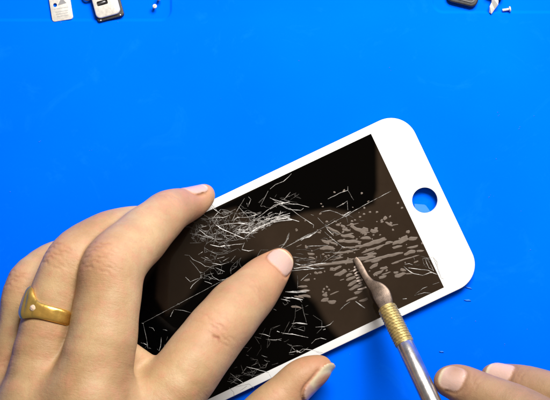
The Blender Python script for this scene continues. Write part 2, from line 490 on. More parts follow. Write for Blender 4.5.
for pts, w, b in [
    ([(72, 75), (82, 120), (92, 165), (98, 210)], .9, .55), ([(105, 95), (125, 100), (135, 115)], 1.0, .5), ([(172, 150), (168, 200), (160, 225), (150, 215)], .9, .5), ([(60, 180), (85, 190)], .8, .4), ([(190, 190), (185, 215)], .6, .35),
]: K(*a, pts, w, b)
a = (210, 290, 5.5)
for pts, w, b in [
    ([(270, 240), (300, 245), (330, 256)], 1.2, .65), ([(350, 105), (365, 112)], .9, .5), ([(368, 228), (380, 232)], 2.0, .45), ([(400, 240), (450, 242), (505, 255), (540, 262)], .8, .6), ([(365, 272), (392, 278)], 1.2, .5),
    ([(455, 188), (475, 182), (535, 190)], 1.1, .55), ([(472, 80), (468, 150), (455, 188)], .6, .3), ([(505, 80), (530, 180)], .6, .28), ([(415, 50), (450, 42), (495, 55), (505, 68)], 1.6, .45), ([(400, 70), (412, 84), (430, 72), (415, 55)], .8, .45),
    ([(415, 10), (480, 15), (530, 12)], 1.6, .4), ([(475, 330), (500, 345), (540, 318)], .9, .55), ([(200, 358), (212, 362)], 1.0, .5),
]: K(*a, pts, w, b)
a = (200, 335, 5.5)
for pts, w, b in [
    ([(225, 165), (240, 210), (300, 225)], .6, .4), ([(255, 180), (230, 212)], 1.1, .6), ([(255, 175), (310, 188), (350, 200), (380, 208)], .9, .55), ([(165, 210), (200, 238), (240, 265)], .8, .5), ([(150, 255), (185, 260), (212, 272)], .9, .5),
    ([(180, 262), (222, 225)], .8, .5), ([(160, 290), (185, 315), (188, 340)], .8, .4), ([(370, 25), (420, 28), (450, 20)], .9, .5), ([(490, 98), (540, 88)], 1.2, .6), ([(395, 165), (430, 155)], .7, .4), ([(300, 225), (345, 210)], .7, .4),
]: K(*a, pts, w, b)
a = (270, 300, 5.5)
for pts, w, b in [
    ([(120, 130), (160, 125), (205, 132)], 1.1, .5), ([(250, 150), (300, 148), (330, 135), (350, 115)], .9, .55), ([(292, 165), (305, 160)], 2.0, .8), ([(60, 180), (130, 190), (180, 200)], .9, .6), ([(228, 240), (250, 218), (280, 210), (310, 218)], .9, .6),
    ([(120, 260), (150, 290), (180, 270), (240, 278), (290, 290)], .8, .5), ([(145, 280), (165, 290)], 1.8, .7), ([(40, 172), (52, 178)], 2.0, .5), ([(385, 55), (410, 30), (440, 10)], 1.2, .5), ([(470, 8), (500, 30), (522, 45)], 2.2, .55),
]: K(*a, pts, w, b)
# cracks crossing the white border
KP([(428.6, 258), (433, 257), (436, 264), (441, 278), (444, 279)], 0.7, 0.6); KP([(433, 257), (437, 262), (438, 268)], 0.6, 0.6)
KP([(210, 203), (215, 208), (218, 212)], 0.6, 0.6); KP([(216, 203), (212, 210)], 0.5, 0.6)
KP([(236, 387), (249, 384), (254, 388)], 0.6, 0.6); KP([(240, 391), (247, 386)], 0.5, 0.6); KP([(269, 374), (272, 379)], 0.5, 0.6); KP([(316, 352), (322, 354)], 0.5, 0.6)
# random short splinters in the crushed zone and strewn around
def strew(n, cx, cy, ax, ay, ang, lens, b=(0.4, 1.0), w=(0.45, 1.1), angs=(-28, 22, 62, -60)):
    ca, sa = math.cos(math.radians(ang)), math.sin(math.radians(ang))
    for _ in range(n):
        r = math.sqrt(random.random()); t = random.random() * 2 * math.pi
        x, y = r * math.cos(t) * ax, r * math.sin(t) * ay
        x, y = cx + x * ca - y * sa, cy + x * sa + y * ca
        # the lifted chip stays clean
        if ((x - 277) * 0.85 - (y - 238) * 0.52) ** 2 / 33 ** 2 + ((x - 277) * 0.52 + (y - 238) * 0.85) ** 2 / 10 ** 2 < 1: continue
        L = random.uniform(*lens); A = math.radians(random.choice(angs) + random.gauss(0, 14))
        dx, dy = L / 2 * math.cos(A), L / 2 * math.sin(A)
        KP([(x - dx, y - dy), (x + random.uniform(-1, 1), y + random.uniform(-1, 1)), (x + dx, y + dy)], random.uniform(*w), random.uniform(*b))
def net(n, cx, cy, ax, ay, ang, keep=0.75, b=(0.2, 0.9), w=(0.35, 1.0), k=3, stretch=1.0):
    ca, sa = math.cos(math.radians(ang)), math.sin(math.radians(ang)); q = []
    for _ in range(n):
        r = math.sqrt(random.random()); t = random.random() * 2 * math.pi
        x, y = r * math.cos(t) * ax, r * math.sin(t) * ay
        q.append((cx + x * ca - y * sa, cy + x * sa + y * ca))
    seen = set()
    for i, (x, y) in enumerate(q):
        dd = sorted(range(n), key=lambda j: ((q[j][0] - x) * ca + (q[j][1] - y) * sa) ** 2 / stretch + (-(q[j][0] - x) * sa + (q[j][1] - y) * ca) ** 2)
        for j in dd[1:k + 1]:
            if (j, i) in seen or random.random() > keep: continue
            seen.add((i, j)); mx, my = (x + q[j][0]) / 2, (y + q[j][1]) / 2
            if ((mx - 277) * 0.85 - (my - 238) * 0.52) ** 2 / 34 ** 2 + ((mx - 277) * 0.52 + (my - 238) * 0.85) ** 2 / 11 ** 2 < 1: continue
            KP([(x, y), (mx + random.uniform(-.3, .3), my + random.uniform(-.3, .3)), q[j]], random.uniform(*w), random.uniform(*b))
def shards(n, cx, cy, ax, ay, ang, lens, fam, b, w):
    ca, sa = math.cos(math.radians(ang)), math.sin(math.radians(ang))
    for _ in range(n):
        r = math.sqrt(random.random()); t = random.random() * 2 * math.pi
        x, y = r * math.cos(t) * ax, r * math.sin(t) * ay
        x, y = cx + x * ca - y * sa, cy + x * sa + y * ca
        L = random.uniform(*lens) * (1 - 0.5 * r); A = math.radians(random.choice(fam) + random.gauss(0, 6))
        bad = False
        for f in (-.5, 0, .5):
            mx, my = x + L * f * math.cos(A) - 277, y + L * f * math.sin(A) - 238
            if (mx * 0.85 - my * 0.52) ** 2 / 34 ** 2 + (mx * 0.52 + my * 0.85) ** 2 / 11 ** 2 < 1: bad = True
        if bad: continue
        dx, dy = L / 2 * math.cos(A), L / 2 * math.sin(A); bend = random.gauss(0, .5)
        KP([(x - dx, y - dy), (x + bend, y - bend), (x + dx, y + dy)], random.uniform(*w), random.uniform(*b))
fam = (-28, -18, 18, 28, -62, 68, 5)
shards(54, 228, 226, 36, 19, -12, (6, 24), fam, (0.2, 0.7), (0.25, 0.6))
shards(40, 258, 224, 28, 8, -22, (6, 22), (-30, -24, -16, -8, 20), (0.35, 0.95), (0.3, 0.9))
shards(58, 262, 223, 25, 5.5, -22, (3, 9), (-34, -22, -10, 30, -60), (0.5, 1.0), (0.4, 1.1))
shards(27, 212, 234, 26, 22, 10, (5, 20), fam, (0.15, 0.6), (0.25, 0.6))
shards(20, 222, 262, 28, 15, -25, (4, 16), fam, (0.15, 0.55), (0.25, 0.6))
shards(11, 272, 204, 34, 9, -15, (5, 22), (-28, 22, 10, -60), (0.15, 0.6), (0.25, 0.6))
shards(10, 330, 225, 40, 14, -20, (5, 18), (-28, 40, 15), (0.12, 0.4), (0.25, 0.5))
shards(15, 280, 332, 40, 26, -30, (5, 18), (-28, 12, 70, -60), (0.12, 0.4), (0.25, 0.55))
shards(11, 244, 372, 26, 9, -28, (4, 13), fam, (0.2, 0.5), (0.25, 0.6))
shards(13, 312, 258, 26, 12, -10, (6, 22), (-20, 8, 12, -35), (0.15, 0.5), (0.25, 0.6))
shards(9, 420, 266, 14, 14, -20, (4, 14), (-28, 30, 10, 62), (0.12, 0.45), (0.25, 0.5))
shards(8, 152, 338, 16, 18, 0, (3, 9), fam, (0.15, 0.45), (0.25, 0.6))
net(95, 230, 226, 36, 17, -14, 0.8, (0.2, 0.75), (0.25, 0.6), 3, 2.2)
net(90, 261, 223.5, 27, 6.5, -22, 0.9, (0.4, 1.0), (0.3, 0.9), 3, 2.5)
net(50, 213, 236, 26, 20, 10, 0.7, (0.15, 0.6), (0.25, 0.55), 3, 1.6)
net(36, 222, 264, 28, 13, -25, 0.7, (0.15, 0.55), (0.25, 0.55), 3, 1.6)
net(22, 272, 205, 30, 8, -15, 0.7, (0.2, 0.6), (0.25, 0.55), 2, 2.5)
net(24, 250, 370, 26, 9, -28, 0.7, (0.2, 0.5), (0.25, 0.55), 3, 1.6)
net(24, 292, 335, 34, 20, -30, 0.6, (0.12, 0.4), (0.25, 0.5), 2, 2.0)
net(18, 305, 256, 22, 10, -10, 0.7, (0.2, 0.5), (0.25, 0.5), 2, 3.0)

def build_cracks():
    V = []; F = []; A = []
    for pts, w, b in cracks:
        p = np.array([to_local(*q) for q in pts])
        # jitter: subdivide so that the line looks broken, not ruled
        q = [p[0]]
        for i in range(len(p) - 1):
            L = np.linalg.norm(p[i + 1] - p[i]); n = max(1, int(L / 1.3))
            for k in range(1, n + 1):
                t = p[i] + (p[i + 1] - p[i]) * k / n
                if k < n: t = t + rng.normal(0, 0.045 if L < 14 else 0.03, 2)
                q.append(t)
        q = np.array(q); n = len(q)
        base = len(V)
        z = 2.965 + rng.uniform(0, 0.02)
        if abs(q[:, 0]).max() > DL - 0.3 or abs(q[:, 1]).max() > DW - 0.3: z = 3.012
        for i in range(n):
            t = q[min(i + 1, n - 1)] - q[max(i - 1, 0)]; t = t / (np.linalg.norm(t) + 1e-9)
            nn = np.array([-t[1], t[0]])
            e = min(i, n - 1 - i)
            hw = 0.5 * (0.8 if w < 0.6 else 0.64) * w / S * (0.5 if e == 0 else rng.uniform(0.55, 1.2))
            V.append((*(q[i] + nn * hw), z)); V.append((*(q[i] - nn * hw), z)); V.append((*q[i], z + 0.03 + hw * 0.25))
            v = b * rng.uniform(0.3, 1.2); A += [v * 0.75, v * 0.75, v]
        for i in range(n - 1):
            o = base + 3 * i
            F.append((o + 1, o + 4, o + 5, o + 2)); F.append((o + 2, o + 5, o + 3, o))
    me = mesh_np('crack_network', V, F)
    at = me.attributes.new('bright', 'FLOAT', 'POINT'); at.data.foreach_set('value', np.array(A, np.float32))
    o = link('crack_network', me, M['crack'], screen, smooth=False)
    o['label'] = 'white fracture lines of the shattered glass'
build_cracks()

# glue residue --------------------------------------------------------
res = [(327.5, 248, 16, 4, -4), (326, 242, 8, 3.6, 30), (352, 241.5, 18, 3.4, 0), (348, 236, 14, 3.8, 8), (359, 230, 18, 4.3, 26), (374, 231, 9, 3.6, 10), (376, 229, 4, 3, 0),
       (374, 242.5, 28, 4.6, -16), (389, 242.6, 8, 2.6, -10), (401, 241, 17, 4.8, -22), (404, 238, 8, 4, -40), (413, 238.5, 10, 3.6, -6), (397, 247, 10, 2.6, -12), (371, 249.5, 20, 2.6, -18), (380, 247, 10, 2.2, -25),
       (384, 257, 40, 3.2, -14), (410, 252.5, 13, 3.8, -14), (413, 247, 12, 2.2, -14), (362, 258.5, 30, 3.6, -8), (330, 264, 56, 2.6, -5), (343, 261.5, 26, 1.8, -6), (406, 259, 26, 1.5, -17), (395, 263, 8, 1.6, -15), (420, 251, 8, 2, -10),
       (374, 266, 10, 3.6, -30), (378, 273, 12, 3.2, -24), (382.5, 277, 9, 2.8, -20), (400, 275, 13, 3.6, -20), (403, 270, 6, 3, -5), (396, 272.5, 5, 2.5, 0), (384, 268, 8, 3, -12), (386, 273.5, 10, 1.4, -20), (341, 273, 14, 4.2, -25), (336, 268.5, 12, 3, -18), (333, 269, 6, 3, 10),
       (352, 278, 13, 3.2, -24), (354, 282.5, 15, 3.6, -24), (356, 287, 15, 3.6, -24), (359, 291.5, 12, 3.2, -24), (349, 275, 8, 2.4, -24), (325, 300, 8, 4, -10), (332, 302, 9, 3.8, -15),
       (304, 291, 13, 2.6, -6), (303, 286.5, 9, 2.4, -4), (307, 280, 7, 2.2, -10), (305, 296, 14, 2.4, 4), (311, 254, 8, 2.2, 6), (312, 258, 7, 2, 8), (313, 262, 6, 1.6, 0), (320, 272.5, 5, 2, -10), (316, 273, 4, 2.6, 20),
       (385, 218, 5, 3.2, -40), (389, 224, 8, 2.4, 28), (382, 222, 3, 2, 0), (391, 223, 3, 2, 0), (408, 232, 4, 3.2, 0), (343, 226.5, 6, 2.6, 20), (338, 225, 4, 2.6, 0), (333, 230, 16, 2.4, 26), (352, 224.5, 5, 2.4, 10), (346, 230, 9, 2.4, 18),
       (365, 229.5, 8, 4.2, 10), (366, 238, 12, 2.8, 4), (362, 246, 14, 2.4, -6), (350, 247.5, 14, 1.8, -3), (343, 252.5, 22, 1.8, -4), (372, 254.5, 10, 2.6, -10), (333, 243, 10, 2, 20), (341, 241, 7, 3, 12), (376, 261, 12, 2.2, -16), (424, 243, 6, 2.4, -14), (416, 262, 5, 1.6, -20),
       (364, 300, 9, 3, -14), (352, 299, 12, 2.2, -20), (299, 297, 10, 1.8, 10), (296, 307, 12, 2, 6), (325, 295, 6, 3, 10)]
def build_residue():
    V = []; F = []; A = []
    items = [(x, y, L, w, g, 0.0) for x, y, L, w, g in res]
    for _ in range(24):      # thin ragged streaks left between the dashes
        t = rng.normal(0, 1, 2); x, y = 362 + t[0] * 26, 252 + t[1] * 15
        l = to_local(x, y)
        if abs(l[0]) > DL - 4 or abs(l[1]) > DW - 4: continue
        items.append((x, y, rng.uniform(5, 16), rng.uniform(0.6, 1.3), rng.normal(-15, 6), 0))
    for _ in range(95):
        t = rng.normal(0, 1, 2)
        x, y = 352 + t[0] * 36, 247 + t[1] * 24
        l = to_local(x, y)
        if abs(l[0]) > DL - 1.5 or abs(l[1]) > DW - 1.5 or x < 296: continue
        d = rng.uniform(0.7, 1.9); items.append((x, y, d * rng.uniform(1, 2), d, rng.uniform(-40, 20), 0))
    for x, y in ((324, 289), (327, 287), (329, 290), (323, 292), (326, 293), (364, 214), (360, 217), (352, 221), (370, 212), (398, 203), (402, 208), (393, 230), (377, 212)):
        items.append((x, y, 2.4, 1.9, 0, 0))
    # pale freshly scraped curls in front of the blade
    for k in range(9):
        items.append((355.0 + k * 0.85 + rng.uniform(-.6, .6), 267 + k * 2.7, rng.uniform(3.5, 9.5), rng.uniform(1.0, 2.4), -24 + rng.uniform(-24, 18), rng.uniform(0.1, 0.75)))
    for x, y, L, w, g, br in items:
        c = to_local(x, y)
        L2, w2 = L / S / 2, w / S / 2
        a = math.radians(-g) - ANG
        n = 40; ph = rng.uniform(0, 6.28, 4); base = len(V)
        hgt = 0.022 + 0.012 * min(1, w2) + (0.3 if br else 0)
        for rr, zz in ((1.0, 0.0), (0.86, 0.9), (0.45, 1.0)):
            for i in range(n):
                t = 2 * math.pi * i / n
                cx, sy = math.cos(t), math.sin(t)
                ex = math.copysign(abs(cx) ** 0.75, cx) * L2
                ey = math.copysign(abs(sy) ** 0.85, sy) * w2
                k = 0.93 + 0.10 * math.sin(2 * t + ph[0]) + 0.08 * math.sin(3 * t + ph[1]) + 0.05 * math.sin(5 * t + ph[2]) + 0.025 * math.sin(9 * t + ph[3])
                ex *= rr * k; ey *= rr * k
                ey += 0.16 * w2 * math.sin(ex * 1.7 + ph[3])
                V.append((c[0] + ex * math.cos(a) - ey * math.sin(a), c[1] + ex * math.sin(a) + ey * math.cos(a), 2.945 + zz * hgt)); A.append(br)
        for r in (0, 1):
            for i in range(n):
                F.append((base + r * n + i, base + r * n + (i + 1) % n, base + (r + 1) * n + (i + 1) % n, base + (r + 1) * n + i))
        F.append(tuple(base + 2 * n + i for i in range(n)))
    me = mesh_np('glue_residue', V, F)
    at = me.attributes.new('bright', 'FLOAT', 'POINT'); at.data.foreach_set('value', np.array(A, np.float32))
    o = link('glue_residue', me, M['residue'], screen)
    o['kind'] = 'stuff'; o['label'] = 'greyish brown smears of half scraped glue'
build_residue()

# ------------------------------------------------------------------ scraper
def build_tool():
    A0 = P(387, 309, 13.5)
    t = empty('scraper', (A0[0], A0[1], A0[2]), 'steel hand scraper with knurled brass collar and hooked blade scraping glue off the display', 'scraper')
    off = A0
    # blade
    bl = [(354.5, 258, 3.3, 2.2, .15), (357.5, 262, 3.7, 3.2, .2), (361.5, 269, 4.8, 3.4, .25), (366, 277, 6.3, 3.4, .3), (371, 283.5, 7.8, 4.6, .35), (377, 288.5, 9.1, 7.4, .4), (381, 293.5, 10.2, 9.0, .45), (383.5, 299, 11.4, 8.8, .55), (385.5, 304.5, 12.6, 7.8, .8), (387.5, 310.5, 13.7, 6.8, 1.3)]
    sp = spline([(*P(x, y, z), R(w, z), th) for x, y, z, w, th in bl], 4)
    V, F = loft(sp[:, :3] - off, sp[:, 3], sp[:, 4], 24)
    link('blade', mesh_np('blade', V, F), M['blade'], t)
    # collar with rolled rings and knurl
    a, b = P(386.5, 307, 13.2), P(405, 344.5, 20.5)
    n = 110; path = [a + (b - a) * i / (n - 1) - off for i in range(n)]
    r0 = R(9.3, 16)
    def bm_(i, j):
        if i < 5 or i > n - 5: return 0
        return 0.05 * math.sin(i * 2 * math.pi / 7.2) + 0.012 * math.sin(j * 2 * math.pi / 5 + i * 0.45)
    rr = [r0 * (0.86 if i < 3 or i > n - 3 else 1) for i in range(n)]
    V, F = loft(path, rr, rr, 64, bm_)
    link('collar', mesh_np('collar', V, F), M['brass'], t)
    # handle
    a, b = P(404.5, 343.5, 20.3), P(431, 400, 35.0)
    d = (b - a) / np.linalg.norm(b - a); L = 105
    st = [(0, 3.0), (0.6, 3.25), (4, 3.3), (30, 3.35), (30.4, 3.1), (31.2, 3.1), (31.6, 3.4), (60, 3.45), (100, 3.4), (L - 1, 3.0), (L, 2.2)]
    path = [a + d * s - off for s, _ in st]; rr = [r * 0.92 for _, r in st]
    V, F = loft(path, rr, rr, 48)
    o = link('handle', mesh_np('handle', V, F), M['steel'], t); auto_sharp(o, 40)
    return a, d
HA, HD = build_tool()

# ------------------------------------------------------------------ hands: signed distance field -> surface nets
class Field:
    def __init__(s, lo, hi, h):
        s.lo = np.array(lo, float); s.h = h
        s.n = np.ceil((np.array(hi) - s.lo) / h).astype(int) + 1
        s.ax = [(s.lo[i] + h * np.arange(s.n[i])).astype(np.float32) for i in range(3)]
    def new(s): return np.full(tuple(s.n), 30, np.float32)
    def caps(s, D, a, b, ra, rb, k):
        m = 9.0
        lo = np.minimum(a - ra, b - rb) - m; hi = np.maximum(a + ra, b + rb) + m
        i0 = np.clip(((lo - s.lo) / s.h).astype(int), 0, s.n); i1 = np.clip(((hi - s.lo) / s.h).astype(int) + 2, 0, s.n)
        if np.any(i1 <= i0): return
        sl = tuple(slice(p, q) for p, q in zip(i0, i1))
        X = s.ax[0][sl[0]][:, None, None] - np.float32(a[0]); Y = s.ax[1][sl[1]][None, :, None] - np.float32(a[1]); Z = s.ax[2][sl[2]][None, None, :] - np.float32(a[2])
        ab = (b - a).astype(np.float32); L2 = float(ab @ ab) + 1e-6
        t = np.clip((X * ab[0] + Y * ab[1] + Z * ab[2]) / L2, 0, 1)
        d = np.sqrt((X - t * ab[0]) ** 2 + (Y - t * ab[1]) ** 2 + (Z - t * ab[2]) ** 2) - (ra + t * (rb - ra))
        D[sl] = smin(D[sl], d.astype(np.float32), k)

def smin(a, b, k):
    h = np.maximum(k - np.abs(a - b), 0) / k
    return np.minimum(a, b) - h * h * k * 0.25

def surface_nets(D, lo, h):
    ins = D < 0
    nx, ny, nz = D.shape
    c = ins[:-1, :-1, :-1].astype(np.int8)
    cnt = np.zeros((nx - 1, ny - 1, nz - 1), np.int8)
    for dx in (0, 1):
        for dy in (0, 1):
            for dz in (0, 1):
                cnt += ins[dx:nx - 1 + dx, dy:ny - 1 + dy, dz:nz - 1 + dz]
    act = (cnt > 0) & (cnt < 8)
    I = np.argwhere(act)
    idx = np.full(act.shape, -1, np.int64); idx[act] = np.arange(len(I))
    corners = np.array([(x, y, z) for x in (0, 1) for y in (0, 1) for z in (0, 1)])
    val = np.stack([D[I[:, 0] + c[0], I[:, 1] + c[1], I[:, 2] + c[2]] for c in corners], 1)
    acc = np.zeros((len(I), 3)); num = np.zeros(len(I))
    for i in range(8):
        for j in range(i + 1, 8):
            if np.abs(corners[i] - corners[j]).sum() != 1: continue
            a, b = val[:, i], val[:, j]; m = (a < 0) != (b < 0)
            t = np.where(m, a / np.where(m, a - b, 1), 0)
            p = corners[i] + t[:, None] * (corners[j] - corners[i])
            acc[m] += p[m]; num[m] += 1
    V = lo + h * (I + acc / num[:, None])
    faces = []
    for axis in range(3):
        s0 = [slice(None)] * 3; s1 = [slice(None)] * 3
        s0[axis] = slice(0, -1); s1[axis] = slice(1, None)
        a = ins[tuple(s0)]; b = ins[tuple(s1)]
        E = np.argwhere(a != b)
        u, v = (axis + 1) % 3, (axis + 2) % 3
        ok = (E[:, u] > 0) & (E[:, v] > 0) & (E[:, u] < D.shape[u] - 1) & (E[:, v] < D.shape[v] - 1)
        E = E[ok]
        def cell(du, dv):
            q = E.copy(); q[:, u] += du; q[:, v] += dv
            return idx[q[:, 0], q[:, 1], q[:, 2]]
        q = np.stack([cell(-1, -1), cell(0, -1), cell(0, 0), cell(-1, 0)], 1)
        flip = ~a[E[:, 0], E[:, 1], E[:, 2]]
        q[flip] = q[flip][:, ::-1]
        faces.append(q)
    return V, np.concatenate(faces)

def vnormals(V, F):
    n = np.cross(V[F[:, 2]] - V[F[:, 0]], V[F[:, 3]] - V[F[:, 1]])
    out = np.zeros_like(V)
    for k in range(4): np.add.at(out, F[:, k], n)
    return out / (np.linalg.norm(out, axis=1)[:, None] + 1e-12)

def laplace(V, F, it, lam=0.5):
    e = np.concatenate([F[:, [0, 1]], F[:, [1, 2]], F[:, [2, 3]], F[:, [3, 0]]])
    for _ in range(it):
        acc = np.zeros_like(V); num = np.zeros(len(V))
        for p, q in ((0, 1), (1, 0)):
            for k in range(3): acc[:, k] += np.bincount(e[:, p], V[e[:, q], k], len(V))
            num += np.bincount(e[:, p], minlength=len(V))
        V = V + lam * (acc / np.maximum(num, 1)[:, None] - V)
    return V

def pts3(lst):
    return [(P(x, y, z), R(r, z)) for x, y, z, r in lst]

class Nail:
    """curved plate lying on the last joint of a finger"""
    def __init__(s, ptip, pin, up, f0, f1, half, curve=1.05, t=0.32, sink=0.12, free=1.5):
        (a, ra), (b, rb) = pin, ptip
        up = np.array(up, float); ax = b - a; ax /= np.linalg.norm(ax)
        up -= ax * (up @ ax); up /= np.linalg.norm(up)
        p0 = a + up * ra; p1 = b + up * rb
        A = p1 - p0; Ln = np.linalg.norm(A); A /= Ln
        s.A = A; s.N = up - A * (up @ A); s.N /= np.linalg.norm(s.N); s.B = np.cross(s.N, A)
        s.c = p0 + A * Ln * (f0 + f1) / 2 - s.N * sink
        s.L = Ln * (f1 - f0) / 2; s.W = half; s.Rn = curve * (ra + rb) / 2; s.t = t
        s.cr = half * 0.75; s.free = free
    def coords(s, p):
        q = p - s.c
        a = q @ s.A; b = q @ s.B; n = q @ s.N
        rad = np.sqrt(b * b + (n + s.Rn) ** 2) - s.Rn
        arc = np.arctan2(b, n + s.Rn) * s.Rn
        return a, arc, rad
    def shape2(s, a, arc):
        qx = np.abs(a) - s.L + s.cr; qy = np.abs(arc) - s.W + s.cr
        return np.minimum(np.maximum(qx, qy), 0) + np.sqrt(np.maximum(qx, 0) ** 2 + np.maximum(qy, 0) ** 2) - s.cr

def build_hand(name, label, fingers, palm, nails, creases, webs, mat, h=0.55, bumps=()):
    allp = [p for f in fingers for p in f] + [p for s_ in palm for p in s_]
    lo = np.min([p - r for p, r in allp], 0) - 4; hi = np.max([p + r for p, r in allp], 0) + 4
    Fd = Field(lo, hi, h)
    Dp = Fd.new()
    for s_ in palm:
        for (a, ra), (b, rb) in zip(s_[:-1], s_[1:]): Fd.caps(Dp, a, b, ra, rb, 9.0)
    D = Dp.copy()
    for f in fingers:
        g = Fd.new()
        arr = np.array([[*p, r] for p, r in f]); arr = spline(arr, 4)
        for i in range(len(arr) - 1):
            Fd.caps(g, arr[i, :3], arr[i + 1, :3], arr[i, 3], arr[i + 1, 3], 0.8)
        g = smin(g, Dp, 4.5)
        D = smin(D, g, 1.3)
    for a, ra, b, rb, k in webs: Fd.caps(D, a, b, ra, rb, k)
    # fingernails stand a little proud of the skin, with a groove at their root and sides
    for nl in nails:
        m = nl.L + nl.W + 4
        i0 = np.clip(((nl.c - m - Fd.lo) / h).astype(int), 0, Fd.n); i1 = np.clip(((nl.c + m - Fd.lo) / h).astype(int) + 2, 0, Fd.n)
        sl = tuple(slice(p, q) for p, q in zip(i0, i1))
        G = np.stack(np.meshgrid(Fd.ax[0][sl[0]], Fd.ax[1][sl[1]], Fd.ax[2][sl[2]], indexing='ij'), -1).astype(float)
        a, arc, rad = nl.coords(G)
        sh = nl.shape2(a, arc)
        groove = np.exp(-((sh - 0.45) / 0.5) ** 2) * np.exp(-(rad / 1.6) ** 2) * np.clip((nl.L * 0.45 - a) / (nl.L * 0.5), 0, 1)
        D[sl] += 0.5 * groove.astype(np.float32)
        pl = np.maximum(np.abs(rad) - nl.t, sh)
        D[sl] = np.minimum(D[sl], pl.astype(np.float32))
    V, F = surface_nets(D, Fd.lo, h)
    V = laplace(V, F, 3, 0.5)
    nrm = vnormals(V, F)
    nailv = np.zeros(len(V)); edge = np.zeros(len(V)); crease = np.zeros(len(V)); red = np.zeros(len(V))
    for nl in nails:
        a, arc, rad = nl.coords(V)
        sh = nl.shape2(a, arc)
        near = np.clip((1.1 - np.abs(rad)) / 0.4, 0, 1) * ((nrm @ nl.N) > 0.05)
        nailv = np.maximum(nailv, np.clip((0.15 - sh) / 0.5, 0, 1) * near)
        crease = np.maximum(crease, 0.55 * np.exp(-((sh - 0.5) / 0.4) ** 2) * near * (a < nl.L * 0.3))
        edge = np.maximum(edge, np.clip((a - nl.L + nl.free) / 0.9, 0, 1) * near)
        r = np.linalg.norm(V - nl.c, axis=1); red = np.maximum(red, np.exp(-(r / 12.0) ** 2) * 0.85)
    for (c, ax, up, half, R_, offs, amp, curv) in creases:
        ax = np.array(ax, float); ax /= np.linalg.norm(ax); up = np.array(up, float)
        up -= ax * (up @ ax); up /= np.linalg.norm(up); bb = np.cross(up, ax)
        q = V - c; a = q @ ax; b = q @ bb; n = q @ up
        w = np.exp(-(np.abs(b) / half) ** 3) * (n > -4) * np.clip(nrm @ up * 2, 0, 1)
        for k, o_ in enumerate(offs):
            wob = 0.35 * np.sin(b * 0.9 + k * 2.1) + 0.2 * np.sin(b * 2.3 + k)
            l = np.exp(-((a - o_ - curv * b * b * (1 if o_ > 0 else -1) - wob) / 0.42) ** 2)
            l *= w * np.clip(0.75 + 0.5 * np.sin(b * 1.1 + k * 1.7), 0, 1)
            crease = np.maximum(crease, l * amp)
        red = np.maximum(red, 0.5 * np.exp(-((q * q).sum(1)) / (R_ * R_)))
    V = V - nrm * (crease * 0.34)[:, None]
    # uneven flesh: a few long waves so that no finger is a plain tube
    lump = np.zeros(len(V))
    for _ in range(26):
        k_ = rng.normal(0, 1, 3); k_ = k_ / np.linalg.norm(k_) * 2 * math.pi / rng.uniform(9, 34)
        lump += np.sin(V @ k_ + rng.uniform(0, 6.28))
    V = V + nrm * (lump * 0.036 * (1 - nailv))[:, None]
    for (c, r, amt) in bumps:
        q = np.linalg.norm(V - c, axis=1); V = V + nrm * (amt * np.exp(-(q / r) ** 2))[:, None]
    axial = np.zeros(len(V)); best = np.full(len(V), 1e9)
    for fi, f in enumerate(fingers):
        s0 = 0.0
        for (a, ra), (b_, rb) in zip(f[:-1], f[1:]):
            ab = b_ - a; L = np.linalg.norm(ab); t = np.clip(((V - a) @ ab) / (L * L), 0, 1)
            d = np.linalg.norm(V - a - t[:, None] * ab, axis=1) - (ra + t * (rb - ra))
            m_ = d < best; best[m_] = d[m_]; axial[m_] = (s0 + t * L + fi * 37.0)[m_]; s0 += L
    org = np.array([palm[0][-1][0][0], palm[0][-1][0][1], 0])
    me = bpy.data.meshes.new(name)
    me.vertices.add(len(V)); me.vertices.foreach_set('co', ((V - org) * MM).astype(np.float32).ravel())
    me.loops.add(F.size); me.loops.foreach_set('vertex_index', F.ravel().astype(np.int32))
    me.polygons.add(len(F)); me.polygons.foreach_set('loop_start', np.arange(0, F.size, 4, dtype=np.int32))
    me.update(calc_edges=True); me.validate()
    for nm, arr in (('nail', nailv), ('nail_edge', edge), ('crease', crease), ('redness', red), ('axial', axial)):
        at = me.attributes.new(nm, 'FLOAT', 'POINT'); at.data.foreach_set('value', arr.astype(np.float32))
    o = link('hand', me, mat, None, (org[0] * MM, org[1] * MM, 0))
    tag(o, label, 'hand')
    return o

def U(x, y, z):  # direction given as picture x, picture y (down), height
    v = np.array([x, -y, z], float); return v / np.linalg.norm(v)

# left hand -----------------------------------------------------------
index = pts3([(280, 262, 8.2, 13.5), (271.5, 271, 10, 18), (262.5, 280.5, 13, 22), (253, 291, 17, 25), (238, 306, 23, 28), (223, 323, 29, 30), (203, 349, 35, 31), (183, 376, 41, 33), (140, 432, 47, 38)])
middle = pts3([(204, 195.5, 7.8, 11), (194.5, 201.5, 10, 14.5), (182, 206.5, 15, 17.8), (169, 211.5, 22, 20.8), (156, 224, 28, 24), (141, 238, 34, 27), (115, 264, 44, 31), (108, 300, 48, 32.5), (101, 342, 52, 35), (88, 402, 55, 40)])
ring = pts3([(160, 224, 9, 13), (150, 224, 15, 16), (136, 226, 22, 19.5), (118, 233, 27, 23.5), (102, 241, 31, 26), (74, 262, 38, 28), (57, 298, 42, 27), (47, 332, 44, 28), (32, 412, 49, 34)])
pinky = pts3([(88, 258, 9, 12), (76, 254, 14, 15), (57, 260, 22, 18.5), (30, 284, 30, 22.5), (20, 325, 34, 20), (14, 360, 37, 22), (4, 425, 42, 30)])
thumb = pts3([(321, 367, 9.5, 11), (314, 371, 10, 15), (303, 377.5, 10.5, 18.5), (285, 394, 11.5, 20.5), (262, 418, 14, 25), (232, 455, 18, 28), (196, 505, 22, 36), (135, 600, 32, 44)])
